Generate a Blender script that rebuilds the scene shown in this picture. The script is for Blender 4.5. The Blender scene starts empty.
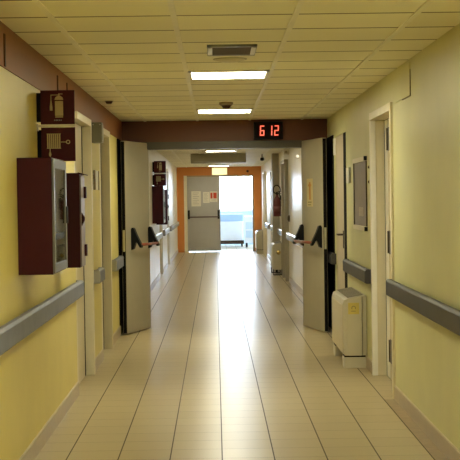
import bpy, bmesh, math, random
from mathutils import Vector, Matrix

random.seed(7)
scene = bpy.context.scene
COL = scene.collection
PI = math.pi

# ------------------------------------------------------------------ place constants (metres)
XL, XR, H = -1.086, 1.316, 2.421      # corridor side walls and ceiling height
YB, YE = -4.0, 40.0                   # back wall behind the viewer, end wall
YD = 16.4                             # fire-door wall
PITCH, CX0, CY0 = 0.606, -0.195, 7.055  # ceiling grid
TILE, TX0 = 0.30216, 0.0189           # floor tiles

# ------------------------------------------------------------------ materials
def new_mat(name):
    m = bpy.data.materials.new(name); m.use_nodes = True
    nt = m.node_tree
    return m, nt, nt.nodes['Principled BSDF']

def N(nt, t, **kw):
    n = nt.nodes.new(t)
    for k, v in kw.items(): setattr(n, k, v)
    return n

def mat(name, c, rough=0.5, metal=0.0, var=0.06, scale=6.0, bump=0.0, bscale=200.0, spec=0.5, coat=0.0):
    """plain paint/plastic/metal with a little cloudy variation"""
    m, nt, b = new_mat(name)
    tc = N(nt, 'ShaderNodeTexCoord')
    nz = N(nt, 'ShaderNodeTexNoise'); nz.inputs['Scale'].default_value = scale; nz.inputs['Detail'].default_value = 4
    nt.links.new(tc.outputs['Object'], nz.inputs['Vector'])
    r = N(nt, 'ShaderNodeValToRGB')
    r.color_ramp.elements[0].position = 0.3; r.color_ramp.elements[1].position = 0.7
    r.color_ramp.elements[0].color = tuple(x * (1 - var) for x in c) + (1,)
    r.color_ramp.elements[1].color = tuple(min(1, x * (1 + var)) for x in c) + (1,)
    nt.links.new(nz.outputs['Fac'], r.inputs['Fac']); nt.links.new(r.outputs['Color'], b.inputs['Base Color'])
    b.inputs['Roughness'].default_value = rough; b.inputs['Metallic'].default_value = metal
    b.inputs['Specular IOR Level'].default_value = spec
    b.inputs['Coat Weight'].default_value = coat
    if bump:
        n2 = N(nt, 'ShaderNodeTexNoise'); n2.inputs['Scale'].default_value = bscale
        nt.links.new(tc.outputs['Object'], n2.inputs['Vector'])
        bp = N(nt, 'ShaderNodeBump'); bp.inputs['Strength'].default_value = bump; bp.inputs['Distance'].default_value = 0.002
        nt.links.new(n2.outputs['Fac'], bp.inputs['Height']); nt.links.new(bp.outputs['Normal'], b.inputs['Normal'])
    return m

def emit(name, c, s):
    m, nt, b = new_mat(name)
    b.inputs['Base Color'].default_value = (0.8, 0.8, 0.8, 1)
    b.inputs['Emission Color'].default_value = c + (1,); b.inputs['Emission Strength'].default_value = s
    return m

def glass(name, tint=(1, 1, 1), rough=0.02, alpha=0.18):
    m, nt, b = new_mat(name)
    out = nt.nodes['Material Output']
    tr = N(nt, 'ShaderNodeBsdfTransparent'); tr.inputs['Color'].default_value = tint + (1,)
    gl = N(nt, 'ShaderNodeBsdfGlossy'); gl.inputs['Roughness'].default_value = rough
    fr = N(nt, 'ShaderNodeFresnel'); fr.inputs['IOR'].default_value = 1.25
    mx = N(nt, 'ShaderNodeMixShader')
    nt.links.new(fr.outputs['Fac'], mx.inputs['Fac']); nt.links.new(tr.outputs[0], mx.inputs[1]); nt.links.new(gl.outputs[0], mx.inputs[2])
    nt.links.new(mx.outputs[0], out.inputs['Surface'])
    return m

def mth(nt, op, a, b=None, c=None):
    n = N(nt, 'ShaderNodeMath', operation=op)
    for i, v in enumerate((a, b, c)):
        if v is None: continue
        if isinstance(v, (int, float)): n.inputs[i].default_value = v
        else: nt.links.new(v, n.inputs[i])
    return n.outputs[0]

def floor_material():
    m, nt, b = new_mat('beige_floor_tile')
    tc = N(nt, 'ShaderNodeTexCoord'); sp = N(nt, 'ShaderNodeSeparateXYZ')
    nt.links.new(tc.outputs['Object'], sp.inputs[0])
    u = mth(nt, 'DIVIDE', mth(nt, 'SUBTRACT', sp.outputs['X'], TX0), TILE)
    v = mth(nt, 'DIVIDE', mth(nt, 'SUBTRACT', sp.outputs['Y'], 6.9), TILE)
    # distance to the nearest joint in metres
    du = mth(nt, 'MULTIPLY', mth(nt, 'ABSOLUTE', mth(nt, 'SUBTRACT', u, mth(nt, 'ROUND', u))), TILE)
    dv = mth(nt, 'MULTIPLY', mth(nt, 'ABSOLUTE', mth(nt, 'SUBTRACT', v, mth(nt, 'ROUND', v))), TILE)
    ju = mth(nt, 'LESS_THAN', du, 0.0036); jv = mth(nt, 'LESS_THAN', dv, 0.0016)
    joint = mth(nt, 'MAXIMUM', ju, jv)
    # random tone per tile
    cv = N(nt, 'ShaderNodeCombineXYZ')
    nt.links.new(mth(nt, 'FLOOR', u), cv.inputs[0]); nt.links.new(mth(nt, 'FLOOR', v), cv.inputs[1])
    wn = N(nt, 'ShaderNodeTexWhiteNoise', noise_dimensions='2D'); nt.links.new(cv.outputs[0], wn.inputs['Vector'])
    nz = N(nt, 'ShaderNodeTexNoise'); nz.inputs['Scale'].default_value = 9; nz.inputs['Detail'].default_value = 6
    nt.links.new(tc.outputs['Object'], nz.inputs['Vector'])
    f = mth(nt, 'ADD', mth(nt, 'MULTIPLY', wn.outputs['Value'], 0.6), mth(nt, 'MULTIPLY', nz.outputs['Fac'], 0.4))
    r = N(nt, 'ShaderNodeValToRGB')
    r.color_ramp.elements[0].color = (0.47, 0.375, 0.215, 1); r.color_ramp.elements[1].color = (0.52, 0.43, 0.26, 1)
    nt.links.new(f, r.inputs['Fac'])
    mx = N(nt, 'ShaderNodeMix', data_type='RGBA')
    nt.links.new(joint, mx.inputs['Factor']); nt.links.new(r.outputs['Color'], mx.inputs['A'])
    mx.inputs['B'].default_value = (0.06, 0.045, 0.025, 1)
    nt.links.new(mx.outputs['Result'], b.inputs['Base Color'])
    ro = mth(nt, 'ADD', mth(nt, 'MULTIPLY', wn.outputs['Value'], 0.008), FLOOR_ROUGH)
    ro = mth(nt, 'ADD', ro, mth(nt, 'MULTIPLY', joint, 0.25))
    nt.links.new(ro, b.inputs['Roughness'])
    nt.links.new(mth(nt, 'MULTIPLY', mth(nt, 'SUBTRACT', 1.0, mth(nt, 'MULTIPLY', joint, 0.6)), 0.5), b.inputs['Specular IOR Level'])
    return m

def ceiling_material():
    m, nt, b = new_mat('mineral_ceiling_panel')
    tc = N(nt, 'ShaderNodeTexCoord'); sp = N(nt, 'ShaderNodeSeparateXYZ')
    nt.links.new(tc.outputs['Object'], sp.inputs[0])
    u = mth(nt, 'DIVIDE', mth(nt, 'SUBTRACT', sp.outputs['X'], CX0), 0.6094)
    v = mth(nt, 'DIVIDE', mth(nt, 'SUBTRACT', sp.outputs['Y'], CY0), PITCH)
    dv = mth(nt, 'MULTIPLY', mth(nt, 'ABSOLUTE', mth(nt, 'SUBTRACT', v, mth(nt, 'ROUND', v))), PITCH)
    joint = mth(nt, 'LESS_THAN', dv, 0.016)
    cv = N(nt, 'ShaderNodeCombineXYZ')
    nt.links.new(mth(nt, 'FLOOR', u), cv.inputs[0]); nt.links.new(mth(nt, 'FLOOR', v), cv.inputs[1])
    wn = N(nt, 'ShaderNodeTexWhiteNoise', noise_dimensions='2D'); nt.links.new(cv.outputs[0], wn.inputs['Vector'])
    r = N(nt, 'ShaderNodeValToRGB')
    r.color_ramp.elements[0].color = (0.79, 0.755, 0.57, 1); r.color_ramp.elements[1].color = (0.87, 0.835, 0.65, 1)
    nt.links.new(wn.outputs['Value'], r.inputs['Fac'])
    mx = N(nt, 'ShaderNodeMix', data_type='RGBA')
    nt.links.new(joint, mx.inputs['Factor']); nt.links.new(r.outputs['Color'], mx.inputs['A'])
    mx.inputs['B'].default_value = (0.13, 0.10, 0.055, 1)
    nt.links.new(mx.outputs['Result'], b.inputs['Base Color'])
    b.inputs['Roughness'].default_value = 0.6
    return m

FLOOR_ROUGH = 0.276
M = {}
M['floor'] = floor_material()
M['ceiling'] = ceiling_material()
M['tee'] = mat('painted_tee_bar', (0.80, 0.77, 0.62), 0.4)
M['yellow'] = mat('yellow_wall_paint', (0.68, 0.57, 0.17), 0.42, var=0.04, scale=2.5, bump=0.05)
M['olive'] = mat('pale_yellow_green_wall_paint', (0.60, 0.58, 0.31), 0.42, var=0.04, scale=2.5, bump=0.05)
M['cream'] = mat('cream_gloss_wall_paint', (0.80, 0.75, 0.58), 0.30, var=0.03, scale=2.5)
M['orange'] = mat('burnt_orange_paint', (0.66, 0.245, 0.055), 0.5, var=0.05, scale=3)
M['band'] = mat('brown_orange_cladding', (0.25, 0.095, 0.036), 0.5, var=0.05, scale=3, spec=0.2)
M['beam'] = mat('red_brown_lintel_paint', (0.135, 0.045, 0.022), 0.5, var=0.06, scale=3)
M['slot'] = mat('dark_joint', (0.06, 0.02, 0.012), 0.7)
M['groove'] = mat('olive_brown_groove', (0.22, 0.19, 0.09), 0.6)
M['skirt'] = mat('beige_skirting_tile', (0.40, 0.31, 0.19), 0.3, scale=9)
M['skirt_wood'] = mat('brown_floor_border', (0.33, 0.235, 0.125), 0.3, var=0.12, scale=14)
M['caulk'] = mat('pale_edge_bead', (0.62, 0.56, 0.43), 0.5)
M['casing'] = mat('cream_door_casing', (0.76, 0.69, 0.50), 0.35, var=0.03)
M['casing_white'] = mat('off_white_casing_edge', (0.88, 0.86, 0.80), 0.35, var=0.03)
M['leaf'] = mat('cream_door_leaf', (0.64, 0.55, 0.37), 0.35, var=0.03)
M['pink'] = mat('pinkish_beige_door_leaf', (0.50, 0.42, 0.31), 0.4, var=0.04)
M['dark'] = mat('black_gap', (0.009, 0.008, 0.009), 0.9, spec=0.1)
M['hinge'] = mat('dark_bronze_metal', (0.07, 0.05, 0.035), 0.35, metal=0.7)
M['steel'] = mat('brushed_steel', (0.55, 0.54, 0.5), 0.28, metal=0.9)
M['grey'] = mat('mid_grey_metal', (0.42, 0.39, 0.31), 0.4)
M['head'] = mat('dark_grey_brown_steel', (0.075, 0.064, 0.046), 0.4)
M['grey_box'] = mat('grey_sheet_metal', (0.20, 0.20, 0.165), 0.45, metal=0.1)
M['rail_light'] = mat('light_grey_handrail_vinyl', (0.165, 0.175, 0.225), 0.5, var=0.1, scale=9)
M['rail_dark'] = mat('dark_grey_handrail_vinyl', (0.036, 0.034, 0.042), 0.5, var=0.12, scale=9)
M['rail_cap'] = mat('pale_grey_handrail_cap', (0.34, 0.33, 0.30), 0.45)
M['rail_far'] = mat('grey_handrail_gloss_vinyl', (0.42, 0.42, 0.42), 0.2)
M['fire_leaf'] = mat('beige_grey_fire_door_steel', (0.385, 0.345, 0.245), 0.38, var=0.03)
M['end_leaf'] = mat('grey_fire_door_steel', (0.42, 0.405, 0.39), 0.4, var=0.03)
M['black'] = mat('black_plastic', (0.008, 0.008, 0.009), 0.5, spec=0.2)
M['bar_red'] = mat('red_brown_push_bar', (0.32, 0.09, 0.055), 0.3)
M['bar_dark'] = mat('dark_brown_push_bar', (0.10, 0.045, 0.035), 0.3)
M['maroon'] = mat('dark_maroon_enamel', (0.047, 0.006, 0.010), 0.45, var=0.08, scale=4, spec=0.2)
M['maroon_dark'] = mat('deep_maroon_enamel', (0.040, 0.004, 0.011), 0.45, var=0.08, scale=4, spec=0.2)
M['signred'] = mat('dark_red_sign_face', (0.060, 0.006, 0.010), 0.5, spec=0.2)
M['signink'] = mat('cream_sign_ink', (0.50, 0.40, 0.20), 0.5)
M['alu'] = mat('grey_aluminium_frame', (0.19, 0.195, 0.18), 0.32, metal=0.3)
M['cab_in'] = mat('cabinet_interior', (0.035, 0.03, 0.028), 0.6)
M['hose'] = mat('pale_grey_fire_hose', (0.35, 0.34, 0.30), 0.6)
M['brass'] = mat('brass', (0.5, 0.36, 0.12), 0.3, metal=0.9)
M['pane'] = glass('clear_pane', (0.86, 0.9, 0.88))
M['window_pane'] = glass('window_glass', (0.97, 0.98, 1.0))
M['lilac'] = mat('pale_lilac_cabinet_front', (0.22, 0.175, 0.19), 0.4)
M['white'] = mat('white_plastic', (0.72, 0.69, 0.60), 0.4, var=0.02)
M['paper'] = mat('white_paper', (0.72, 0.68, 0.58), 0.8, var=0.02)
M['ink'] = mat('grey_print', (0.34, 0.32, 0.29), 0.8)
M['redink'] = mat('red_print', (0.55, 0.06, 0.03), 0.7)
M['cream_paper'] = mat('pale_yellow_paper', (0.66, 0.56, 0.30), 0.8)
M['orange_ink'] = mat('orange_print', (0.58, 0.27, 0.06), 0.7)
M['fc'] = mat('pale_cream_grey_steel', (0.56, 0.52, 0.40), 0.4, var=0.03)
M['fc_front'] = mat('cream_convector_front', (0.63, 0.57, 0.41), 0.4, var=0.03)
M['fc_grille'] = mat('dark_grey_beige_grille', (0.24, 0.22, 0.18), 0.5)
M['note'] = mat('yellow_sticker', (0.62, 0.50, 0.13), 0.7)
M['note_ink'] = mat('olive_ink', (0.30, 0.25, 0.10), 0.7)
M['mauve'] = mat('mauve_grey_board', (0.25, 0.205, 0.185), 0.5, var=0.08, scale=12)
M['boardframe'] = mat('brown_grey_board_frame', (0.36, 0.29, 0.19), 0.4)
M['ext_red'] = mat('dark_red_extinguisher_enamel', (0.11, 0.014, 0.014), 0.35)
M['ext_label'] = mat('faded_red_label', (0.16, 0.05, 0.045), 0.5)
M['pale_blue'] = mat('pale_blue_paint', (0.62, 0.78, 0.92), 0.5)
M['blue'] = mat('soft_blue_cloth', (0.42, 0.60, 0.88), 0.7)
M['white_wall'] = mat('white_wall_paint', (0.86, 0.90, 0.94), 0.5, var=0.02)
M['duct'] = mat('grey_beige_ceiling_box', (0.36, 0.33, 0.24), 0.5)
LAMP = (1.0, 0.96, 0.68)
M['lamp'] = emit('lit_diffuser', LAMP, 11.0)
M['lamp_dim'] = emit('lit_dim_diffuser', (1.0, 0.95, 0.72), 5.5)
M['exit_lamp'] = emit('lit_exit_diffuser', (1.0, 0.78, 0.32), 0.42)
M['led'] = emit('red_led_segment', (1.0, 0.055, 0.03), 0.42)
M['spot'] = emit('lit_small_lamp', (1.0, 0.92, 0.7), 0.3)

# ------------------------------------------------------------------ mesh builder
class MB:
    """collects shapes and links them as ONE mesh object"""
    def __init__(self): self.bm = bmesh.new()
    def _mi(self, faces, mi):
        for f in faces: f.material_index = mi
    def box(self, x0, x1, y0, y1, z0, z1, mi=0):
        vs = [self.bm.verts.new(p) for p in ((x0,y0,z0),(x1,y0,z0),(x1,y1,z0),(x0,y1,z0),(x0,y0,z1),(x1,y0,z1),(x1,y1,z1),(x0,y1,z1))]
        fs = [self.bm.faces.new([vs[i] for i in q]) for q in ((3,2,1,0),(4,5,6,7),(0,1,5,4),(1,2,6,5),(2,3,7,6),(3,0,4,7))]
        self._mi(fs, mi); return self
    def prism(self, pts, a, b, axis='y', mi=0):
        """extrude a 2D outline: axis y -> pts (x,z); axis x -> pts (y,z); axis z -> pts (x,y)"""
        def P(p, t):
            return (p[0], t, p[1]) if axis == 'y' else ((t, p[0], p[1]) if axis == 'x' else (p[0], p[1], t))
        A = [self.bm.verts.new(P(p, a)) for p in pts]; Bv = [self.bm.verts.new(P(p, b)) for p in pts]
        n = len(pts); fs = [self.bm.faces.new(A), self.bm.faces.new(Bv[::-1])]
        for i in range(n): fs.append(self.bm.faces.new((A[i], Bv[i], Bv[(i+1) % n], A[(i+1) % n])))
        self._mi(fs, mi); return self
    def tube(self, path, r, seg=10, mi=0, radii=None):
        path = [Vector(p) for p in path]; rings = []; up = None
        for i, p in enumerate(path):
            d = (path[min(i+1, len(path)-1)] - path[max(i-1, 0)]).normalized()
            if up is None:
                up = Vector((0,0,1)) if abs(d.z) < 0.9 else Vector((1,0,0))
            s = d.cross(up).normalized(); up = s.cross(d).normalized()
            rr = radii[i] if radii else r
            rings.append([self.bm.verts.new(p + (s*math.cos(2*PI*k/seg) + up*math.sin(2*PI*k/seg))*rr) for k in range(seg)])
        fs = []
        for a, b in zip(rings, rings[1:]):
            for k in range(seg): fs.append(self.bm.faces.new((a[k], a[(k+1)%seg], b[(k+1)%seg], b[k])))
        fs.append(self.bm.faces.new(rings[0][::-1])); fs.append(self.bm.faces.new(rings[-1]))
        for f in fs: f.smooth = True
        self._mi(fs, mi); return self
    def lathe(self, prof, c=(0,0,0), seg=20, mi=0, axis='z'):
        rings = []
        for r, h in prof:
            ring = []
            for k in range(seg):
                a = 2*PI*k/seg; x, y, z = r*math.cos(a), r*math.sin(a), h
                if axis == 'y': x, y, z = x, h, y
                if axis == 'x': x, y, z = h, x, y
                ring.append(self.bm.verts.new((c[0]+x, c[1]+y, c[2]+z)))
            rings.append(ring)
        fs = []
        for a, b in zip(rings, rings[1:]):
            for k in range(seg): fs.append(self.bm.faces.new((a[k], a[(k+1)%seg], b[(k+1)%seg], b[k])))
        fs.append(self.bm.faces.new(rings[0][::-1])); fs.append(self.bm.faces.new(rings[-1]))
        for f in fs: f.smooth = True
        self._mi(fs, mi); return self
    def build(self, name, mats, parent=None, loc=None, bevel=0.0):
        bmesh.ops.recalc_face_normals(self.bm, faces=self.bm.faces[:])
        me = bpy.data.meshes.new(name); self.bm.to_mesh(me); self.bm.free()
        for m in (mats if isinstance(mats, (list, tuple)) else [mats]): me.materials.append(m)
        o = bpy.data.objects.new(name, me); COL.objects.link(o)
        if parent: o.parent = parent
        if loc: o.location = loc
        if bevel:
            bv = o.modifiers.new('bevel', 'BEVEL'); bv.width = bevel; bv.segments = 2; bv.limit_method = 'ANGLE'
            bv.harden_normals = False
        return o

def tag(o, label, cat=None, group=None, kind=None):
    o['label'] = label
    if cat: o['category'] = cat
    if group: o['group'] = group
    if kind: o['kind'] = kind
    return o
def thing(name, label, cat, loc=(0,0,0), rz=0.0, group=None, kind=None):
    o = bpy.data.objects.new(name, None); COL.objects.link(o); o.empty_display_size = 0.1
    o.location = loc; o.rotation_euler = (0, 0, rz)
    return tag(o, label, cat, group, kind)
def struct(o, label=None):
    o['kind'] = 'structure'
    if label: o['label'] = label
    return o
def copy_tree(o, parent=None):
    c = o.copy(); COL.objects.link(c)
    if parent: c.parent = parent
    for ch in list(o.children): copy_tree(ch, c)
    return c

# ------------------------------------------------------------------ shell
struct(MB().box(-3.2, 3.4, YB-0.3, 47.0, -0.25, 0.0).build('floor', M['floor']), 'glossy beige square floor tiles with dark joints')
b = MB().box(XL-0.3, XR+0.3, YB-0.3, YE+0.2, H, H+0.25)
CE = struct(b.build('ceiling', M['ceiling']), 'suspended ceiling of cream panels with pale tee bars')
for k in range(-1, 3):
    x = CX0 + 0.6094*k
    t = MB().box(x-0.0145, x+0.0145, YB, YD+0.05, H-0.007, H+0.01)
    t.box(x-0.0145, x+0.0145, YD+0.3, YE, H-0.007, H+0.01).build('tee_bar', M['tee'], CE)

def wall(name, x0, x1, openings, m_near, label):
    """long side wall with door openings [(y0,y1,ztop)]"""
    b = MB(); y = YB-0.3
    segs = []
    for (a, c, zt) in sorted((a-0.05, c+0.05, zt+0.05) for (a, c, zt) in openings):
        segs.append((y, a, 0.0)); segs.append((a, c, zt)); y = c
    segs.append((y, YE+0.2, 0.0))
    for (a, c, z0) in segs:
        for (p, q, mi) in ((a, min(c, YD), 0), (max(a, YD), c, 1)):
            if q - p > 1e-4: b.box(x0, x1, p, q, z0, H+0.2, mi)
    return struct(b.build(name, [m_near, M['cream']]), label)

DL = [(10.93, 12.10, 2.14), (13.30, 14.22, 2.14), (27.2, 28.5, 2.14), (31.5, 32.6, 2.14)]
DR = [(10.43, 11.77, 2.14), (14.10, 15.25, 2.16), (25.35, 26.5, 2.14), (32.2, 33.4, 2.14), (36.1, 37.1, 2.14)]
wall('wall_left', XL-0.3, XL, DL, M['yellow'], 'yellow painted corridor wall on the left')
wall('wall_right', XR, XR+0.3, DR, M['olive'], 'pale yellow-green corridor wall on the right')
struct(MB().box(XL-0.3, XR+0.3, YB-0.3, YB, 0, H+0.2).build('wall_back', M['olive']), 'plain wall closing the corridor behind')

# end wall, orange, with the double doorway
b = MB(); EX0, EX1, EZ = -0.80, 1.06, 2.14
b.box(XL-0.3, EX0-0.09, YE, YE+0.2, 0, H+0.2); b.box(EX1+0.04, XR+0.3, YE, YE+0.2, 0, H+0.2); b.box(EX0-0.09, EX1+0.04, YE, YE+0.2, EZ+0.04, H+0.2)
struct(b.build('wall_end', M['orange']), 'burnt orange end wall around the double doorway')
b = MB(); b.box(EX0-0.09, EX0, YE-0.02, YE+0.2, 0, EZ+0.04); b.box(EX1, EX1+0.04, YE+0.02, YE+0.2, 0, EZ+0.04, 1); b.box(EX0, EX1, YE-0.005, YE+0.2, EZ, EZ+0.04, 1)
b.box(EX0, 0.13, YE+0.083, YE+0.11, EZ-0.03, EZ); b.box(EX0, EX0+0.03, YE+0.083, YE+0.11, 0.0, EZ-0.03)
struct(b.build('trim_1', [M['casing'], M['boardframe']]), 'cream frame of the far double doorway')

# brown cladding band on the left wall with narrow vertical slots
b = MB().box(XL-0.01, XL+0.008, YB, YD, 2.195, H+0.01)
BAND = struct(b.build('trim_2', M['band']), 'brown-orange band along the top of the left wall')
for y in (7.28, 9.72, 10.34):
    MB().box(XL+0.004, XL+0.014, y-0.022, y+0.022, 2.20, 2.368).build('slot', M['slot'], BAND)
# lintel above the fire doors, grey steel head, dark side panels and linings painted black for recess shade
struct(MB().box(XL-0.05, XR+0.05, YD, YD+0.28, 2.175, H+0.05).build('trim_3', M['beam']), 'red-brown lintel across the corridor above the fire doors')
b = MB().box(XL, XR, YD-0.015, YD+0.2, 2.09, 2.175)
struct(b.build('trim_4', M['head']), 'grey steel head of the fire door frame')
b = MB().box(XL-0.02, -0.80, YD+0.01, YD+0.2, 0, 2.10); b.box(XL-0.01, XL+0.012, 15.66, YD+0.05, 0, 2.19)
struct(b.build('trim_5', M['dark']), 'dark-framed recess behind the left fire door leaf, its shade painted black')
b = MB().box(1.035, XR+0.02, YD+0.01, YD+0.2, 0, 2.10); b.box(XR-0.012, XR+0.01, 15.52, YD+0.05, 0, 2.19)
struct(b.build('trim_6', M['dark']), 'dark-framed recess behind the right fire door leaf, its shade painted black')

# skirting
def skirting(name, xw, s, cuts, label):
    b = MB(); y = YB
    for (a, c) in cuts + [(YE, YE)]:
        if a - y > 0.02:
            x0, x1 = sorted((xw - s*0.01, xw + s*0.012)); b.box(x0, x1, y, a, 0, 0.098, 0)
            x0, x1 = sorted((xw - s*0.01, xw + s*0.008)); b.box(x0, x1, y, a, 0.098, 0.105, 1)
        y = c
    return struct(b.build(name, [M['skirt'], M['caulk']]), label)
skirting('baseboard_left', XL, 1, [(10.86, 12.17), (13.23, 14.29), (15.66, YD+0.2), (27.1, 28.6), (31.4, 32.7)], 'beige tile skirting along the left wall')
skirting('baseboard_right', XR, -1, [(10.36, 11.86), (13.95, 15.3), (15.52, YD+0.2), (25.2, 26.6), (28.9, 29.3), (32.1, 33.5), (36.0, 37.2)], 'beige tile skirting along the right wall')
b = MB(); x0 = TX0 + 4*TILE; y = YB; random.seed(3)
b.box(x0+0.004, XR, YB, 10.36, 0.0, 0.0015)
struct(b.build('trim_7', M['skirt_wood']), 'narrow brown border strip of tile beside the right wall')

# ------------------------------------------------------------------ room doors
def casing_door(n, xw, s, y0, y1, label, depth=0.10, gap=0.02, side_leaf=0.0, hinges=(), white=False, zt=2.14, proud=0.026, lever=None, mleaf='leaf', mframe='casing'):
    """recessed room door; s=+1 wall on the left (room towards -x), -1 wall on the right"""
    d = thing('door_%d' % n, label, None, (xw, (y0+y1)/2, 0), kind='structure')
    L = (y1-y0)/2
    def X(a, c): return sorted((s*a, s*c))
    fr = MB()
    xa, xb = X(proud, -depth-0.06)
    xe, xf = X(0.001 if s > 0 else proud, -depth-0.06)
    fr.box(xe, xf, -L-0.07, -L, 0, zt+0.06); xc, xd = X(0.008 if white else proud, -depth-0.06)
    fr.box(xc, xd, L, L+0.07, 0, zt+0.06); fr.box(xa, xb, -L, L, zt, zt+0.06)
    fr.build('frame', M[mframe], d, bevel=0.004)
    if white:
        w = MB(); xa, xb = X(0.010, -0.032)
        w.box(xa, xb, L-0.008, L+0.074, 0, zt+0.064); w.build('casing_edge', M['casing_white'], d)
    xa, xb = X(-depth, -depth-0.045)
    lf = MB().box(xa, xb, -L+0.003, L-side_leaf-gap-0.012*(side_leaf>0), 0.006, zt-0.004)
    leaf = lf.build('leaf', M[mleaf], d, bevel=0.003)
    if side_leaf:
        MB().box(xa, xb, L-side_leaf-gap+0.012, L-gap, 0.006, zt-0.004).build('side_leaf', M['casing_white'], d, bevel=0.003)
    xa, xb = X(-depth-0.006, -depth-0.05)
    MB().box(xa, xb, -L, L, 0, zt).build('gasket', M['dark'], d)
    for z in hinges:
        h = MB(); xa, xb = X(-depth+0.006, -depth-0.004)
        h.box(xa, xb, L-side_leaf-0.42, L-side_leaf-0.12, z-0.095, z+0.095)
        h.tube([(s*(-depth+0.008), L-side_leaf-0.12, z-0.09), (s*(-depth+0.008), L-side_leaf-0.12, z+0.09)], 0.008, 8)
        h.build('hinge', M['hinge'], d)
    if lever:
        yh, z = lever
        h = MB(); xa, xb = X(-depth+0.006, -depth-0.002)
        h.box(xa, xb, yh-0.02, yh+0.02, z-0.12, z+0.04)
        h.tube([(s*(-depth), yh, z), (s*(-depth+0.05), yh, z), (s*(-depth+0.052), yh+0.12, z)], 0.009, 8)
        h.build('handle', M['hinge'], d)
    return d
casing_door(1, XL, 1, *DL[0][:2], 'recessed cream room door beyond the red cabinets on the left', depth=0.044, gap=0.14)
casing_door(2, XL, 1, *DL[1][:2], 'recessed cream room door under the grey wall box', depth=0.054, gap=0.15)
casing_door(3, XR, -1, *DR[0][:2], 'recessed cream double room door at the end of the near right handrail', side_leaf=0.20, gap=0.075, hinges=(0.24, 1.13, 1.97), white=True, proud=0.018)
casing_door(5, XL, 1, *DL[2][:2], 'cream room door on the left past the fire doors', white=True)
casing_door(6, XL, 1, *DL[3][:2], 'farthest cream room door on the left', white=True)
casing_door(7, XR, -1, *DR[2][:2], 'room door on the right just before the red extinguisher', proud=0.07, mframe='grey')
casing_door(8, XR, -1, *DR[3][:2], 'room door on the right beyond the grey pilaster', white=True)
casing_door(9, XR, -1, *DR[4][:2], 'farthest room door on the right beside the end wall', proud=0.06)
# flush pinkish door behind the convector
d = thing('door_4', 'flush pinkish-beige door with lever handle behind the near convector', None, (XR, 14.675, 0), kind='structure')
fr = MB(); fr.box(-0.002, 0.12, -0.655, -0.575, 0, 2.22); fr.box(-0.002, 0.12, 0.575, 0.655, 0, 2.22); fr.box(-0.002, 0.12, -0.575, 0.575, 2.16, 2.22)
fr.build('frame', M['olive'], d)
MB().box(0.03, 0.10, -0.575, 0.575, 0, 2.16).build('gasket', M['dark'], d)
MB().box(-0.004, 0.004, -0.62, -0.345, 0.0, 2.155).build('gap', M['dark'], d)
MB().box(-0.006, 0.035, -0.345, 0.50, 0.006, 2.15).build('leaf', M['pink'], d, bevel=0.003)
h = MB(); h.box(-0.014, -0.004, -0.325, -0.285, 0.98, 1.16); h.tube([(-0.008, -0.305, 1.12), (-0.06, -0.305, 1.12), (-0.064, -0.17, 1.12)], 0.010, 8); h.build('handle', M['hinge'], d)
for z in (0.3, 2.05):
    MB().box(-0.026, 0.0, 0.50, 0.60, z-0.09, z+0.09).build('hinge', M['casing_white'], d)

# ------------------------------------------------------------------ pilaster, wall hatch
struct(MB().box(1.178, XR+0.02, 28.9, 29.3, 0, H+0.02).build('trim_8', M['grey']), 'grey full-height pilaster behind the red extinguisher')
b = MB(); b.box(XR-0.005, XR+0.01, 9.405, 10.30, 2.178, H-0.02, 0)
b.box(XR-0.0055, XR+0.01, 9.392, 9.405, 2.172, H-0.07, 1); b.box(XR-0.0055, XR+0.01, 9.40, 9.80, 2.172, 2.179, 1)
struct(b.build('trim_9', [M['olive'], M['groove']]), 'flush painted access panel above the near right door')

# ------------------------------------------------------------------ ceiling lights and fittings
def ceiling_light():
    t = thing('ceiling_light', '', 'ceiling light', group='lit panels in the corridor ceiling')
    f = MB(); w, l = 0.295, 0.295
    for (x0,x1,y0,y1) in ((-w,w,-l,-l+0.022),(-w,w,l-0.022,l),(-w,-w+0.028,-l,l),(w-0.028,w,-l,l)): f.box(x0,x1,y0,y1,-0.012,0.004)
    f.build('frame', M['white'], t, bevel=0.002)
    MB().box(-w+0.026, w-0.026, -l+0.02, l-0.02, -0.008, 0.0).build('diffuser', M['lamp'], t)
    return t
LX = CX0 + 0.6094/2
LAMPS = [(10.36, 'lit square ceiling panel just beyond the air vent, largest of all'),
         (14.60, 'lit square ceiling panel just in front of the red-brown lintel'),
         (6.12, 'unseen lit ceiling panel overhead, nearer than the air vent'),  # this and the next two: unseen lamps that keep the near walls bright
         (1.87, 'unseen lit ceiling panel above the viewpoint'),
         (-2.38, 'unseen lit ceiling panel near the back wall'),
         (18.84, 'added lit ceiling panel hidden just past the lintel'),  # this and the next two: unseen lamps added to brighten the far corridor
         (22.48, 'added unseen lit ceiling panel second past the lintel'),
         (31.0, 'added lit ceiling panel concealed behind the grey ceiling box'),
         (26.7, 'lit ceiling panel just in front of the grey hanging ceiling box'),
         (35.2, 'lit ceiling panel below the grey ceiling box, second before the exit lamp'),
         (38.6, 'lit ceiling panel right above the exit lamp')]
lamp0 = ceiling_light()
for i, (y, lab) in enumerate(LAMPS):
    o = lamp0 if i == 0 else copy_tree(lamp0)
    o.location = (LX, y, H-0.002); o['label'] = lab
    if y > YD:                                            # dimmer tubes in the daylit stretch
        df = [c for c in o.children if c.name.startswith('diffuser')][0]
        df.data = df.data.copy(); df.data.materials[0] = M['lamp_dim']

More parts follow.
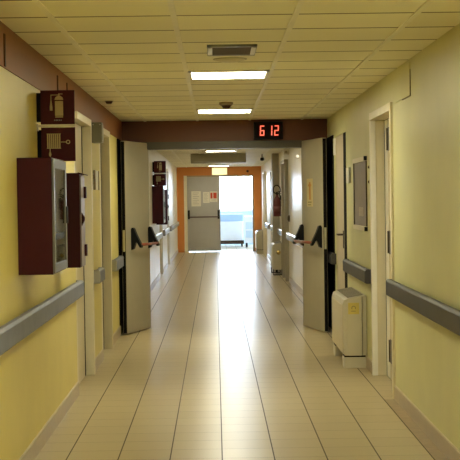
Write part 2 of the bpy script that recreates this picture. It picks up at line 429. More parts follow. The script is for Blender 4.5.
t = thing('air_vent', 'dark slotted rectangular air vent in the ceiling before the nearest lamp', 'vent', (0.113, 8.66, H))
f = MB()
for (x0,x1,y0,y1) in ((-0.15,0.15,-0.27,-0.225),(-0.15,0.15,0.225,0.27),(-0.15,-0.128,-0.27,0.27),(0.128,0.15,-0.27,0.27)): f.box(x0,x1,y0,y1,-0.014,0.003)
f.build('frame', M['grey_box'], t, bevel=0.002)
e = MB(); e.box(-0.146,-0.118,-0.2,0.2,-0.016,0.0).box(0.118,0.146,-0.2,0.2,-0.016,0.0); e.build('end_clip', M['white'], t)
MB().box(-0.13,0.13,-0.24,0.24,-0.004,0.001).build('backing', M['dark'], t)
s = MB()
for k in range(9):
    y = -0.2 + k*0.05
    s.prism([(y-0.014,-0.002),(y+0.014,-0.012),(y+0.016,-0.010),(y-0.012,0.0)], -0.128, 0.128, 'x')
s.build('louvre', M['hinge'], t)
t = thing('ceiling_speaker', 'flat round cream disc on the ceiling between vent and nearest lamp', 'speaker', (0.11, 9.26, H))
MB().lathe([(0.0,-0.022),(0.055,-0.020),(0.095,-0.010),(0.105,0.0),(0.0,0.001)]).build('cover', M['fc'], t)
MB().lathe([(0.105,-0.004),(0.112,-0.004),(0.112,0.001),(0.105,0.001)]).build('rim', M['duct'], t)
t = thing('smoke_detector', 'small brown smoke detector on the ceiling between the two lit panels', 'smoke detector', (0.117, 13.4, H))
MB().lathe([(0.0,-0.058),(0.03,-0.056),(0.045,-0.035),(0.05,-0.03),(0.0,-0.03)]).build('sensor_head', M['slot'], t)
MB().lathe([(0.055,-0.03),(0.066,-0.02),(0.066,0.001),(0.0,0.001)]).build('base', M['boardframe'], t)
t = thing('ceiling_sensor', 'tiny dark round sensor on the ceiling near the left wall', 'sensor', (-0.968, 13.0, H))
MB().lathe([(0.0,-0.028),(0.022,-0.026),(0.032,-0.012),(0.034,0.001),(0.0,0.001)]).build('sensor_head', M['slot'], t)
MB().lathe([(0.034,-0.005),(0.041,-0.003),(0.041,0.001),(0.034,0.001)]).build('rim', M['duct'], t)
# grey hanging box past the fire doors
t = thing('ceiling_box', 'grey-beige box hung under the ceiling past the fire doors', 'air unit', (0.075, 28.5, H))
MB().box(-0.56,0.56,-0.1,0.35,-0.185,0.0).build('housing', M['duct'], t, bevel=0.006)
MB().box(-0.50,0.50,-0.104,-0.098,-0.172,-0.150).build('seam', M['grey'], t)
t = thing('pendant_detector', 'small black detector hanging from the ceiling by the grey pilaster', 'detector', (0.985, 29.2, H))
MB().tube([(0,0,0.002),(0,0,-0.07)], 0.02, 10).build('stem', M['grey'], t)
MB().lathe([(0.0,-0.14),(0.035,-0.13),(0.045,-0.10),(0.03,-0.07),(0.0,-0.068)]).build('sensor_head', M['black'], t)
t = thing('wall_spotlight', 'tiny white emergency spotlight high on the right wall past the fire doors', 'lamp', (XR, 21.9, 2.15))
MB().box(-0.05,0.004,-0.06,0.06,-0.03,0.03).build('housing', M['white'], t, bevel=0.004)
MB().lathe([(0.0,-0.072),(0.022,-0.068),(0.026,-0.05),(0.0,-0.048)], axis='y', c=(-0.03, 0.0, 0.0)).build('lens', M['spot'], t)
t = thing('junction_box', 'small white box high on the right wall above a door past the fire doors', 'junction box', (XR, 25.0, 2.32))
MB().box(-0.09,0.004,-0.1,0.1,-0.045,0.045).build('housing', M['white'], t, bevel=0.005)
MB().box(-0.07,-0.03,-0.106,-0.099,-0.02,0.02).build('cover_plate', M['grey'], t)

# exit lamp on the end wall
t = thing('exit_lamp', 'glowing yellow-white exit lamp box above the far doorway', 'exit lamp', (0.133, YE, 2.292))
MB().box(-0.225,0.225,-0.075,0.002,-0.112,0.112).build('housing', M['white'], t, bevel=0.006)
MB().box(-0.205,0.205,-0.086,-0.07,-0.092,0.092).build('diffuser', M['exit_lamp'], t, bevel=0.004)
t = thing('wall_sensor', 'tiny dark round sensor on the orange wall above the bright doorway', 'sensor', (0.93, YE, 2.285))
MB().lathe([(0.0,-0.05),(0.03,-0.045),(0.038,0.002),(0.0,0.002)], axis='y').build('sensor_head', M['slot'], t)

# ------------------------------------------------------------------ clock
t = thing('digital_clock', 'black digital clock showing red 6 12 on the lintel', 'clock', (0.628, YD, 2.288))
MB().box(-0.17,0.17,-0.085,0.002,-0.103,0.103).build('housing', M['black'], t, bevel=0.006)
MB().box(-0.155,0.155,-0.087,-0.08,-0.088,0.088).build('screen', M['dark'], t)
SEG = {'6': 'afedcg', '1': 'bc', '2': 'abged'}
def digit(ch, cx, w=0.052, h=0.118, th=0.0125):
    b = MB(); sl = 0.04
    def bar(x0,x1,z0,z1):
        b.prism([(cx+x0+z0*sl,z0),(cx+x1+z0*sl,z0),(cx+x1+z1*sl,z1),(cx+x0+z1*sl,z1)], -0.0905, -0.0865, 'y')
    g = 0.0025; W = w/2; Hh = h/2
    for s in SEG[ch]:
        if s == 'a': bar(-W+g, W-g, Hh-th, Hh)
        if s == 'd': bar(-W+g, W-g, -Hh, -Hh+th)
        if s == 'g': bar(-W+g, W-g, -th/2, th/2)
        if s == 'f': bar(-W, -W+th, g, Hh-g)
        if s == 'e': bar(-W, -W+th, -Hh+g, -g)
        if s == 'b': bar(W-th, W, g, Hh-g)
        if s == 'c': bar(W-th, W, -Hh+g, -g)
    b.build('digit', M['led'], t)
digit('6', -0.073); digit('1', 0.019); digit('2', 0.094)

# ------------------------------------------------------------------ handrails
def handrail(label, xw, s, y0, y1, m, zc=0.829, hh=0.062, proud=0.062, near_cap=True, group='handrails along the corridor walls'):
    t = thing('handrail', label, 'handrail', (xw, (y0+y1)/2, 0), group=group); L = (y1-y0)/2
    prof = [(0.022, -hh), (proud-0.012, -hh), (proud, -hh+0.012), (proud, hh-0.016), (proud-0.014, hh), (0.022, hh)]
    b = MB().prism([(s*a, zc+z) for a, z in prof], -L+0.02, L-0.02, 'y'); b.build('rail', m, t, bevel=0.003)
    for e in (-1, 1):
        if e < 0 and not near_cap: continue
        pr = [(0.0, -hh+0.002), (proud-0.012, -hh+0.001), (proud-0.001, -hh+0.013), (proud-0.001, hh-0.016), (proud-0.014, hh-0.001), (0.0, hh-0.002)]
        c = MB().prism([(s*a, zc+z) for a, z in pr], *sorted((e*(L-0.02), e*L)), 'y'); c.build('end_cap', M['rail_cap'] if m is M['rail_light'] else m, t, bevel=0.004)
    n = max(2, int((y1-y0)/0.9)+1); k = MB()
    for i in range(n):
        y = -L+0.12 + (2*L-0.24)*i/(n-1)
        x0, x1 = sorted((-s*0.002, s*0.026)); k.box(x0, x1, y-0.03, y+0.03, zc-0.04, zc+0.04)
    k.build('bracket', M['grey_box'], t)
    return t
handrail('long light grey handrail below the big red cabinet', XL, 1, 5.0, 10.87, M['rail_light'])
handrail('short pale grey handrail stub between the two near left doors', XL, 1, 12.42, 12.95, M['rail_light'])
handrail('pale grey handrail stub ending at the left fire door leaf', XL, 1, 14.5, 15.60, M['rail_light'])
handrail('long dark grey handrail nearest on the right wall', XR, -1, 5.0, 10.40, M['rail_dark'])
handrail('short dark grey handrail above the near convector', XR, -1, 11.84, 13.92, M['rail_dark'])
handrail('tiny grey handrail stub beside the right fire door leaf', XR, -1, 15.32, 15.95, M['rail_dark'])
handrail('glossy grey handrail on the left below the far red cabinet', XL, 1, 17.6, 27.05, M['rail_far'])
handrail('glossy grey handrail on the left between the two far doors', XL, 1, 28.62, 31.35, M['rail_far'])
handrail('glossy grey handrail on the left ending at the orange wall', XL, 1, 32.75, 39.6, M['rail_far'])
handrail('glossy grey handrail on the right just past the fire door leaf', XR, -1, 17.6, 25.15, M['rail_far'])
handrail('glossy grey handrail piece below the red extinguisher', XR, -1, 26.65, 28.85, M['rail_far'])
handrail('glossy grey handrail piece between pilaster and next door', XR, -1, 29.35, 32.05, M['rail_far'])
handrail('glossy grey handrail farthest on the right', XR, -1, 33.55, 35.95, M['rail_far'])

# ------------------------------------------------------------------ red fire cabinets
def hose_cabinet(label, y0):
    t = thing('fire_hose_cabinet', label, 'fire cabinet', (XL, y0, 1.42), group='glass-fronted red fire hose cabinets')
    D, L, hz = 0.19, 0.66, 0.322
    b = MB()
    b.box(0,D,0,0.006,-hz,hz); b.box(0,D,L-0.006,L,-hz,hz); b.box(0,D,0,L,hz-0.006,hz); b.box(0,D,0,L,-hz,-hz+0.006); b.box(-0.002,0.005,0,L,-hz,hz)
    b.box(D-0.004,D,0,0.018,-hz,hz); b.box(D-0.004,D,L-0.018,L,-hz,hz)
    b.build('body', M['maroon'], t, bevel=0.003)
    MB().box(0.006,0.010,0.006,L-0.006,-hz+0.006,hz-0.006).build('lining', M['cab_in'], t)
    f = MB(); x0, x1, w = D-0.001, D+0.012, 0.05
    f.box(x0,x1,0.008,0.008+w,-hz+0.008,hz-0.008); f.box(x0,x1,L-0.008-w,L-0.008,-hz+0.008,hz-0.008)
    f.box(x0,x1,0.008+w,L-0.008-w,hz-0.008-w,hz-0.008); f.box(x0,x1,0.008+w,L-0.008-w,-hz+0.008,-hz+0.008+w)
    fr = f.build('door_frame', M['alu'], t, bevel=0.003)
    MB().box(D+0.002,D+0.006,0.05,L-0.05,-hz+0.05,hz-0.05).build('pane', M['pane'], fr)
    MB().box(D+0.010,D+0.02,L-0.05,L-0.02,-0.05,0.05).build('latch', M['black'], fr)
    # coiled hose, lance and valve behind the pane
    h = MB()
    for k in range(5):
        r = 0.19 - 0.026*k
        h.tube([(0.075+0.008*(k%2), L/2-0.03+r*math.cos(a), -0.04+r*math.sin(a)) for a in [2*PI*i/28 for i in range(29)]], 0.017, 8)
    h.build('hose', M['hose'], t)
    MB().tube([(0.13,0.46,-0.22),(0.13,0.46,0.08),(0.13,0.46,0.13)], 0.016, 10, radii=[0.011,0.018,0.022]).build('lance', M['brass'], t)
    v = MB().tube([(0.01,0.14,0.24),(0.09,0.14,0.24),(0.11,0.14,0.20)], 0.022, 10); v.lathe([(0.0,0.10),(0.045,0.10),(0.045,0.115),(0.0,0.115)], c=(0.0,0.14,0.24), axis='x'); v.build('valve', M['brass'], t)
    return t
hose_cabinet('big dark red hose cabinet with grey glass front, nearest on the left wall', 7.72)
hose_cabinet('small-looking dark red hose cabinet on the left past the fire doors', 24.15)

def extinguisher_cabinet(label, y0, D=0.165):
    t = thing('fire_extinguisher_cabinet', label, 'fire cabinet', (XL, y0, 1.37), group='closed red fire extinguisher cabinets')
    L, hz = 0.27, 0.322
    MB().box(-0.002,D,0,L,-hz,hz).build('body', M['maroon_dark'], t, bevel=0.004)
    dr = MB().box(D,D+0.010,0.004,L-0.004,-hz+0.004,hz-0.02).build('door', M['lilac'], t, bevel=0.003)
    MB().prism([(D-0.01,hz-0.006),(D+0.035,hz-0.016),(D+0.035,hz-0.010),(D-0.01,hz+0.004)], 0.0, L).build('drip_edge', M['maroon_dark'], t)
    for z in (-0.21, 0.19):
        MB().box(D+0.008,D+0.026,L-0.08,L-0.02,z-0.04,z+0.04).build('latch', M['maroon_dark'], dr)
    MB().prism([(D+0.006,0.06),(D+0.030,0.02),(D+0.030,0.0),(D+0.006,-0.05)], 0.02, 0.06).build('pull', M['maroon_dark'], dr)
    return t
extinguisher_cabinet('narrow dark red cabinet with pale front standing behind the big hose cabinet', 9.55)
extinguisher_cabinet('distant narrow dark red cabinet just past the far hose cabinet', 25.8, D=0.2)

# projecting signs
def pict_extinguisher(t, y):
    b = MB()
    b.box(-0.015, 0.034, y-0.004, y, -0.052, 0.038)
    b.prism([(-0.017,0.045),(0.036,0.045),(0.032,0.060),(0.018,0.070),(0.001,0.070),(-0.013,0.060)], y-0.004, y, 'y')
    b.box(-0.014, 0.033, y-0.0045, y, -0.0625, -0.056)
    b.box(-0.038, 0.010, y-0.0035, y, 0.073, 0.077); b.box(0.006, 0.014, y-0.0035, y, 0.068, 0.084); b.box(0.012, 0.032, y-0.0035, y, 0.079, 0.083)
    b.box(-0.041, -0.037, y-0.0035, y, 0.030, 0.077)
    b.prism([(-0.042,0.040),(-0.036,0.040),(-0.031,0.0),(-0.031,-0.02),(-0.047,-0.02),(-0.047,0.0)], y-0.004, y, 'y')
    b.build('pictogram', M['signink'], t)
    c = MB()
    for k, x in enumerate((-0.022,-0.012,-0.004,0.006,0.018)): c.box(x, x+0.006+0.002*(k%2), y-0.0035, y, -0.083, -0.075)
    c.build('lettering', M['mauve'], t)
def pict_hose(t, y):
    b = MB()
    for k in range(7):
        x = -0.068 + k*0.0122; b.box(x, x+0.0078, y-0.004, y, -0.022, 0.062)
    b.box(-0.070, 0.016, y-0.003, y, 0.062, 0.066); b.box(-0.070, 0.016, y-0.003, y, -0.026, -0.022)
    b.box(-0.053, -0.048, y-0.0042, y, -0.066, 0.066)
    b.prism([(-0.054,-0.045),(-0.047,-0.045),(-0.043,-0.062),(-0.048,-0.078),(-0.056,-0.072),(-0.058,-0.06)], y-0.004, y, 'y')
    b.box(0.016, 0.05, y-0.0035, y, 0.012, 0.016)
    for i in range(12):
        a0, a1 = 2*PI*i/12, 2*PI*(i+1)/12
        b.prism([(0.060+0.013*math.cos(a0),0.014+0.013*math.sin(a0)),(0.060+0.013*math.cos(a1),0.014+0.013*math.sin(a1)),(0.060+0.008*math.cos(a1),0.014+0.008*math.sin(a1)),(0.060+0.008*math.cos(a0),0.014+0.008*math.sin(a0))], y-0.004, y, 'y')
    b.build('pictogram', M['signink'], t)
def sign(label, y, zc, kind, group):
    t = thing('fire_sign', label, 'sign', (-0.957, y, zc), group=group)
    w, h = 0.104, 0.104
    MB().box(-w, w, 0.0, 0.012, -h, h).build('panel', M['signred'], t, bevel=0.002)
    MB().box(XL+0.957-0.002, -w+0.004, 0.002, 0.022, -h*0.85, h*0.85).build('wall_bracket', M['dark'], t)
    (pict_extinguisher if kind == 'e' else pict_hose)(t, 0.0)
    return t
for (y, tail) in ((8.62, 'above the big near red cabinet'), (24.5, 'above the far red cabinet')):
    sign('square dark red sign with cream extinguisher symbol, projecting %s' % tail, y, 2.076, 'e', 'projecting red fire signs')
    sign('square dark red sign with cream hose reel symbol, projecting %s' % tail, y+0.012, 1.850, 'h', 'projecting red fire signs')
    t = thing('sign_holder', 'slim cream bar between the two red signs %s' % tail, 'bracket', (-0.957, y, 1.963))
    MB().box(-0.13, 0.104, -0.002, 0.014, -0.0075, 0.0075).build('bar', M['caulk'], t)
    MB().box(-0.13, -0.118, -0.004, 0.022, -0.03, 0.012).build('post', M['caulk'], t)

# grey box and name plates
t = thing('wall_box', 'grey sheet-metal box on the left wall above the second door', 'wall box', (XL, 12.45, 2.105))
MB().box(-0.002,0.092,0,0.16,-0.09,0.09).build('housing', M['grey_box'], t, bevel=0.006)
MB().box(0.091,0.095,0.02,0.14,-0.072,0.072).build('front_cover', M['grey'], t)
for x in (0.015, 0.075): MB().lathe([(0.0,-0.004),(0.006,-0.003),(0.006,0.0),(0.0,0.0)], axis='y', c=(x,0,0.07), seg=8).build('screw', M['steel'], t)
def plate(name, label, xw, s, y0, y1, z0, z1, cat='door plate'):
    t = thing(name, label, cat, (xw, (y0+y1)/2, (z0+z1)/2)); L, hz = (y1-y0)/2, (z1-z0)/2
    x0, x1 = sorted((-s*0.001, s*0.012)); MB().box(x0,x1,-L,L,-hz,hz).build('plate', M['white'], t, bevel=0.002)
    f = MB(); x0, x1 = sorted((0, s*0.020)); f.box(x0,x1,L-0.02,L,-hz,hz); f.box(x0,x1,-L,-L+0.012,-hz,hz); f.build('rim', M['boardframe'] if s > 0 else M['casing_white'], t)
    return t
plate('name_plate', 'small pale name plate on the left wall between two doors', XL, 1, 12.55, 12.97, 1.60, 1.775)
plate('name_plate', 'small narrow white name plate on the right wall left of the notice board', XR, -1, 13.62, 13.88, 1.64, 1.79)

# ------------------------------------------------------------------ notice board
t = thing('notice_board', 'mauve-grey notice board with pale frame on the right wall above the handrail', 'notice board', (XR, 12.67, 1.53))
MB().box(-0.008,0.002,-0.50,0.50,-0.29,0.29).build('board', M['mauve'], t)
f = MB(); f.box(-0.024,0.0,-0.52,0.52,0.285,0.325); f.box(-0.024,0.0,-0.52,0.52,-0.325,-0.285); f.build('frame_rail', M['casing'], t, bevel=0.002)
f = MB(); f.box(-0.012,0.0,-0.52,-0.50,-0.285,0.285); f.box(-0.018,0.0,0.50,0.52,-0.29,0.29); f.build('frame_stile', M['hinge'], t, bevel=0.002)
for z in (0.307, -0.307): MB().box(-0.026,0.0,-0.523,-0.49,z-0.019,z+0.019).build('corner_cap', M['black'], t)
MB().box(-0.011,-0.007,-0.30,0.1,-0.2,-0.12).build('caption', M['boardframe'], t)
for z, w in ((1.755, 'upper'), (1.63, 'lower')):
    t = thing('wall_screw', '%s of two tiny dark screws beside the white door casing' % w, 'screw', (XR, 11.98, z), group='screws left in the right wall')
    MB().lathe([(0.0,-0.012),(0.011,-0.010),(0.012,0.002),(0.0,0.002)], axis='x', seg=10).build('head', M['hinge'], t)
    MB().lathe([(0.012,-0.004),(0.018,-0.003),(0.018,0.001),(0.012,0.001)], axis='x', seg=10).build('washer', M['boardframe'], t)

# ------------------------------------------------------------------ convectors (fan coils)
def convector(label, y0, L=1.17, wire=False):
    t = thing('convector_heater', label, 'heater', (XR, y0, 0), group='floor convectors along the right wall')
    D = 0.212
    prof = [(-D+0.012,0.112),(-D,0.13),(-D,0.565),(-D+0.012,0.600),(-D+0.04,0.612),(-0.02,0.640),(-0.004,0.640),(-0.004,0.112)]
    b = MB().prism(prof, 0.012, L-0.012, 'y'); b.build('casing', M['fc'], t, bevel=0.006)
    for e in (0.0, L-0.014):
        pr = [(-D+0.045,0.112),(-D+0.030,0.14),(-D+0.030,0.57),(-D+0.05,0.606),(-0.05,0.634),(-0.05,0.112)]
        MB().prism(pr, e, e+0.014, 'y').build('end_panel', M['fc'], t, bevel=0.004)
    MB().box(-D-0.004, -D+0.004, 0.03, L-0.03, 0.135, 0.555).build('front_panel', M['fc_front'], t, bevel=0.003)
    g = MB(); n = 22
    nx, nz = 0.018, 0.0
    for k in range(n):
        y = 0.07 + (L-0.14)*k/(n-1)
        g.prism([(-D+0.045,0.6165),(-0.03,0.641),(-0.03,0.645),(-D+0.045,0.6205)], y-0.014, y+0.014, 'y')
    g.build('grille', M['fc_grille'], t)
    MB().box(-0.046,-0.04,-0.002,0.012,0.112,0.63).build('seam', M['fc_grille'], t)
    for e in (0.015, L-0.20):
        if wire:
            w = MB(); y0_, y1_ = e, e+0.18
            for y in (y0_, y1_):
                w.tube([(-D+0.01,y,0.115),(-D+0.01,y,0.008),(-0.03,y,0.008),(-0.03,y,0.115)], 0.007, 6)
            w.build('wire_foot', M['black'], t)
        else:
            MB().box(-D+0.008,-0.012,e,e+0.185,0.0,0.098).build('foot', M['fc'], t, bevel=0.004)
            MB().box(-D+0.012,-0.016,e+0.004,e+0.180,0.097,0.1125).build('shadow_gap', M['dark'], t)  # black strip put in as the shadow line between foot and casing
    MB().tube([(-0.12,0.25,0.115),(-0.12,0.28,0.05),(-0.13,0.5,0.05),(-0.12,0.55,0.115)], 0.012, 8).build('pipe', M['dark'], t)
    return t
convector('cream convector heater with yellow sticker, nearest on the right', 12.27)
convector('cream convector on wire feet in front of the grey pilaster', 27.3, L=1.1, wire=True)
convector('farthest cream convector, against the orange end wall', 38.2, L=1.2)
t = thing('sticker', 'square yellow sticker on the end of the near convector', 'sticker', (1.197, 12.2695, 0.527))
MB().box(-0.048,0.048,-0.003,0.001,-0.05,0.05).build('paper', M['note'], t)
b = MB()
for i in range(10):
    a0, a1 = -0.6+4.4*i/10, -0.6+4.4*(i+1)/10
    b.prism([(0.02*math.cos(a0),0.004+0.02*math.sin(a0)),(0.02*math.cos(a1),0.004+0.02*math.sin(a1)),(0.013*math.cos(a1),0.004+0.013*math.sin(a1)),(0.013*math.cos(a0),0.004+0.013*math.sin(a0))], -0.0045, -0.003, 'y')
b.box(-0.022,0.018,-0.0045,-0.003,-0.026,-0.020)
b.build('symbol', M['note_ink'], t)
t = thing('control_knob', 'round brown knob on the end of the convector with wire feet', 'knob', (1.215, 27.3, 0.45))
MB().lathe([(0.0,-0.03),(0.03,-0.028),(0.036,0.0),(0.0,0.001)], axis='y', seg=14).build('dial', M['brass'], t)
MB().lathe([(0.036,-0.006),(0.044,-0.004),(0.044,0.001),(0.036,0.001)], axis='y', seg=14).build('rim', M['note_ink'], t)

# ------------------------------------------------------------------ fire extinguisher
t = thing('fire_extinguisher', 'dark red fire extinguisher hung on the right wall before the grey pilaster', 'fire extinguisher', (1.226, 27.9, 1.14))
MB().lathe([(0.0,0.0),(0.070,0.004),(0.076,0.02),(0.076,0.30),(0.068,0.345),(0.04,0.385),(0.026,0.40),(0.026,0.43),(0.0,0.431)], seg=20).build('cylinder', M['ext_red'], t)
MB().lathe([(0.0767,0.10),(0.0775,0.10),(0.0775,0.2),(0.0767,0.2)], seg=20).build('label_band', M['ext_label'], t)
v = MB().box(-0.02,0.02,-0.03,0.03,0.43,0.47); v.prism([(-0.02,0.465),(0.10,0.50),(0.10,0.512),(-0.02,0.485)], -0.012, 0.012); v.prism([(-0.02,0.44),(0.11,0.455),(0.11,0.465),(-0.02,0.458)], -0.012, 0.012)
v.build('valve', M['black'], t)
MB().tube([(-0.01,-0.02,0.45)]+[(-0.005+0.07*math.cos(a),-0.03,0.53+0.09*math.sin(a)) for a in [PI*1.2-PI*1.5*i/10 for i in range(11)]]+[(0.085,-0.02,0.36),(0.082,-0.01,0.2)], 0.011, 8).build('hose', M['black'], t)
MB().box(0.05,0.0955,-0.04,0.04,0.33,0.42).build('wall_bracket', M['black'], t)
t = thing('light_switch', 'small dark square switch on the right wall past the fire doors', 'switch', (XR, 24.95, 1.14))
MB().box(-0.03,0.002,-0.055,0.055,-0.055,0.055).build('housing', M['hinge'], t, bevel=0.004)
MB().box(-0.036,-0.028,-0.025,0.025,-0.035,0.035).build('rocker', M['black'], t)

# ------------------------------------------------------------------ fire doors
def fire_door(label, hinge, free, s, m, hgt=2.165, bar_m='bar_red', plates=True, U=(0.10, 0.80), z0=0.008):
    d = Vector(free) - Vector(hinge); L = d.length
    t = thing('fire_door', label, 'fire door', (hinge[0], hinge[1], 0), math.atan2(d.y, d.x))
    def Y(a, c): return sorted((s*a, s*c))
    y0, y1 = Y(0.0, -0.05)
    MB().box(0.0, L, y0, y1, z0, hgt).build('leaf', m, t, bevel=0.004)
    y0, y1 = Y(-0.006, -0.044)
    MB().box(L-0.002, L+0.0025, y0, y1, z0+0.01, hgt-0.01).build('edge_seal', M['dark'], t)
    if plates:
        y0, y1 = Y(-0.012, -0.038)
        MB().box(L, L+0.004, y0, y1, 0.93, 1.17).build('lock_plate', M['steel'], t)
    pb = MB(); 
    pb.tube([(U[0]*L, s*0.105, 1.0), (U[1]*L, s*0.105, 1.0)], 0.016, 12); bar = pb.build('push_bar', M[bar_m], t)
    prof = [(0.0,0.94),(0.0,1.175),(0.012,1.195),(0.035,1.185),(0.065,1.11),(0.128,0.985),(0.120,0.965),(0.100,0.972),(0.066,1.03),(0.050,1.015),(0.03,0.955)]
    for u in U:
        k = MB().prism([(s*a, z) for a, z in prof], u*L-0.028, u*L+0.028, 'x'); k.build('bracket', M['black'], bar, bevel=0.003)
    for z in (0.25, 1.1, 1.95):
        MB().tube([(0.0, -s*0.025, z-0.06), (0.0, -s*0.025, z+0.06)], 0.011, 8).build('hinge', M['steel'], t)
    return t
fire_door('open beige-grey fire door leaf with black-bracketed push bar, near left', (-0.772, 16.43), (-1.000, 15.66), 1, M['fire_leaf'], U=(0.045, 0.77))
fire_door('open beige-grey fire door leaf with pasted notice, near right', (1.010, 16.41), (1.190, 15.55), -1, M['fire_leaf'], U=(0.06, 0.92))
fire_door('closed grey fire door leaf with white papers in the orange end wall', (EX0+0.004, YE+0.03), (0.135, YE+0.03), -1, M['end_leaf'], hgt=2.135, bar_m='bar_dark', U=(0.04, 0.95), z0=0.03)
# papers
def paper(label, loc, rz, w, h, lines, blocks=(), m='paper', mi='ink'):
    t = thing('paper_notice', label, 'notice', loc, rz)
    MB().box(-w/2, w/2, -0.003, 0.0, -h/2, h/2).build('sheet', M[m], t)
    if lines:
        b = MB()
        for (x0,x1,z0,z1) in lines: b.box(x0*w/2, x1*w/2, -0.0042, -0.003, z0*h/2, z1*h/2)
        b.build('print', M[mi], t)
    if blocks:
        b = MB()
        for (x0,x1,z0,z1) in blocks: b.box(x0*w/2, x1*w/2, -0.0045, -0.003, z0*h/2, z1*h/2)
        b.build('coloured_print', M['redink' if m == 'paper' else 'orange_ink'], t)
    return t
yl = YE+0.03-0.001
LN = [(-0.7, 0.6-0.3*(k%2), 0.75-0.24*k, 0.75-0.24*k+0.05) for k in range(7)]
paper('tall white sheet pinned on the left of the closed grey door', (-0.545, yl, 1.52), 0, 0.27, 0.43, LN)
paper('white sheet in the middle of the closed grey door beside the red-marked one', (-0.255, yl, 1.555), 0, 0.185, 0.31, LN)
paper('white sheet with two red blocks on the right of the closed grey door', (-0.045, yl, 1.575), 0, 0.215, 0.30, [(-0.7,0.7,-0.6,-0.55),(-0.7,0.5,-0.8,-0.75)], [(-0.85,-0.30,-0.35,0.75),(-0.1,0.80,-0.35,0.75)])
# notice on the right fire leaf, lying in the leaf's plane
hg, fr_ = Vector((1.010, 16.41)), Vector((1.190, 15.55)); dd = (fr_-hg).normalized(); nn = Vector((dd.y, -dd.x))
pc = hg + dd*0.36 + nn*0.001
paper('pale yellow notice with orange arrow stripe on the right fire door leaf', (pc.x, pc.y, 1.56), math.atan2(dd.y, dd.x), 0.24, 0.32,
      [(-0.6,0.6,-0.72,-0.64),(-0.6,0.4,-0.9,-0.83)], [(-0.15,0.35,-0.5,0.75),(-0.45,0.55,0.45,0.6)], m='cream_paper', mi='note_ink')

# ------------------------------------------------------------------ bright room beyond
RX0, RX1, RY = -2.6, 3.0, 46.0
b = MB(); b.box(RX0-0.2, RX0, YE+0.2, RY, 0, 2.8); struct(b.build('wall_room_left', M['white_wall']), 'white wall of the bright room beyond')
b = MB(); b.box(RX1, RX1+0.2, YE+0.2, RY, 0, 2.8); struct(b.build('wall_room_right', M['white_wall']), 'white wall on the right of the bright room beyond')
b = MB(); b.box(RX0-0.2, XL-0.3, YE, YE+0.2, 0, 2.8); b.box(XR+0.3, RX1+0.2, YE, YE+0.2, 0, 2.8); b.box(XL-0.3, XR+0.3, YE+0.02, YE+0.2, H+0.2, 2.8)
struct(b.build('wall_room_front', M['white_wall']), 'wall of the bright room beside the doorway')
WX0, WX1, WZ0, WZ1 = -1.6, 2.4, 1.12, 2.62
b = MB(); b.box(RX0-0.2, WX0, RY, RY+0.25, 0, 2.8); b.box(WX1, RX1+0.2, RY, RY+0.25, 0, 2.8); b.box(WX0, WX1, RY, RY+0.25, 0, WZ0); b.box(WX0, WX1, RY, RY+0.25, WZ1, 2.8)
struct(b.build('wall_room_window', M['pale_blue']), 'pale blue wall under the bright window')
struct(MB().box(RX0-0.2, RX1+0.2, YE+0.2, RY+0.25, 2.7, 2.9).build('ceiling_room', M['white_wall']), 'white ceiling of the bright room beyond')
t = thing('window_1', 'wide bright window seen through the far doorway', None, ((WX0+WX1)/2, RY, 0), kind='structure')
f = MB(); W2 = (WX1-WX0)/2
f.box(-W2, W2, 0.02, 0.10, WZ0, WZ0+0.05); f.box(-W2, W2, 0.02, 0.10, WZ1-0.05, WZ1)
for x in (-W2+0.025, -0.68, 0.34, W2-0.025): f.box(x-0.018, x+0.018, 0.02, 0.10, WZ0, WZ1)
f.build('window_frame', M['white_wall'], t)
MB().box(-W2, W2, 0.055, 0.061, WZ0, WZ1).build('pane', M['window_pane'], t)
MB().box(-W2, W2, -0.12, 0.03, WZ0-0.03, WZ0).build('window_sill', M['white_wall'], t)
# trolley and cabinet in the bright room
t = thing('trolley', 'white trolley with blue top standing in the far bright room', 'trolley', (0.46, 44.3, 0))
MB().box(-0.40,0.42,-0.3,0.3,0.80,1.03).build('mattress', M['blue'], t, bevel=0.03)
MB().box(-0.38,0.40,-0.28,0.28,0.20,0.80).build('body', M['white_wall'], t, bevel=0.01)
MB().box(-0.40,0.42,-0.30,0.30,0.09,0.20).build('base_frame', M['hinge'], t)
for x in (-0.34, 0.36):
    for y in (-0.24, 0.24):
        MB().lathe([(0.0,-0.025),(0.065,-0.022),(0.065,0.022),(0.0,0.025)], axis='x', c=(x,y,0.0655), seg=14).build('castor', M['black'], t)
t = thing('bedside_cabinet', 'pale blue-white cabinet on black castors right of the blue-topped trolley', 'cabinet', (1.105, 43.6, 0))
MB().box(-0.2,0.25,-0.25,0.25,0.14,0.93).build('body', M['white_wall'], t, bevel=0.01)
MB().box(-0.22,0.27,-0.27,0.27,0.93,0.96).build('top', M['white_wall'], t, bevel=0.006)
for z in (0.3, 0.56): MB().box(-0.18,0.23,-0.258,-0.25,z,z+0.22).build('drawer', M['pale_blue'], t, bevel=0.003)
for x in (-0.15, 0.2):
    for y in (-0.2, 0.2):
        MB().lathe([(0.0,-0.03),(0.075,-0.026),(0.075,0.026),(0.0,0.03)], axis='x', c=(x,y,0.0755), seg=14).build('castor', M['black'], t)

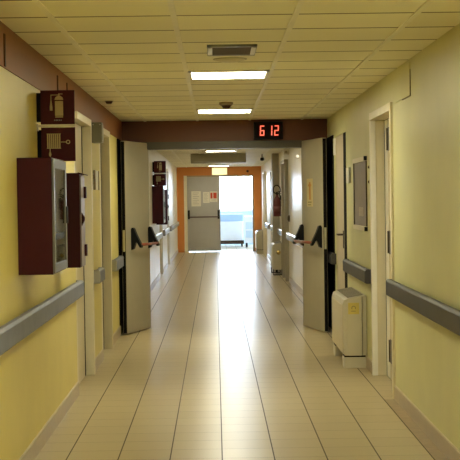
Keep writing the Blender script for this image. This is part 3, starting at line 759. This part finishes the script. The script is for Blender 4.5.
# ------------------------------------------------------------------ loose repeats become one object per piece
def split_pieces(o):
    bm = bmesh.new(); bm.from_mesh(o.data); seen = set(); comps = []
    for v in bm.verts:
        if v in seen: continue
        st, comp = [v], []
        seen.add(v)
        while st:
            a = st.pop(); comp.append(a)
            for e in a.link_edges:
                c = e.other_vert(a)
                if c not in seen: seen.add(c); st.append(c)
        comps.append([x.index for x in comp])
    bm.free()
    if len(comps) < 2: return
    src = o.data
    for k, comp in enumerate(comps):
        keep = set(comp); bm = bmesh.new(); bm.from_mesh(src); bm.verts.ensure_lookup_table()
        bmesh.ops.delete(bm, geom=[v for v in bm.verts if v.index not in keep], context='VERTS')
        me = bpy.data.meshes.new(o.name); bm.to_mesh(me); bm.free()
        for m in src.materials:
            if len(me.materials) < len(src.materials): me.materials.append(m)
        if k == 0: o.data = me
        else:
            c = o.copy(); c.data = me; COL.objects.link(c)
for o in list(bpy.data.objects):
    if o.type == 'MESH' and o.parent and o.name.split('.')[0] in ('bracket', 'end_clip', 'rim', 'screw', 'frame_rail', 'frame_stile', 'wire_foot'):
        split_pieces(o)

# ------------------------------------------------------------------ daylight
w = bpy.data.worlds.new('sky'); scene.world = w; w.use_nodes = True
nt = w.node_tree; bg = nt.nodes['Background']
bg.inputs['Color'].default_value = (0.72, 0.86, 1.0, 1); bg.inputs['Strength'].default_value = 9.5
l = bpy.data.lights.new('window_portal', 'AREA'); l.shape = 'RECTANGLE'; l.size = WX1-WX0; l.size_y = WZ1-WZ0; l.cycles.is_portal = True
lo = bpy.data.objects.new('window_portal', l); COL.objects.link(lo); lo.location = ((WX0+WX1)/2, RY+0.13, (WZ0+WZ1)/2); lo.rotation_euler = (-PI/2, 0, 0)

# ------------------------------------------------------------------ camera
def camera():
    yaw, pitch, roll = 0.01017, -0.02203, -0.01411
    cy, sy, cp, sp = math.cos(yaw), math.sin(yaw), math.cos(pitch), math.sin(pitch)
    fw = Vector((sy*cp, cy*cp, sp)); rt = Vector((cy, -sy, 0)); up = rt.cross(fw)
    c, s = math.cos(roll), math.sin(roll)
    r, u = c*rt + s*up, -s*rt + c*up
    cd = bpy.data.cameras.new('camera'); co = bpy.data.objects.new('camera', cd); COL.objects.link(co)
    cd.sensor_fit = 'HORIZONTAL'; cd.sensor_width = 36.0; cd.lens = 1405/460*36.0; cd.clip_end = 200
    co.matrix_world = Matrix(((r.x,u.x,-fw.x,0),(r.y,u.y,-fw.y,0),(r.z,u.z,-fw.z,1.5),(0,0,0,1)))
    scene.camera = co
camera()
vs = scene.view_settings
scene.display_settings.display_device = 'sRGB'
vs.view_transform = 'Standard'; vs.look = 'None'; vs.gamma = 1.0; vs.use_curve_mapping = False
vs.exposure = 1.75
scene.cycles.diffuse_bounces = 8; scene.cycles.max_bounces = 14
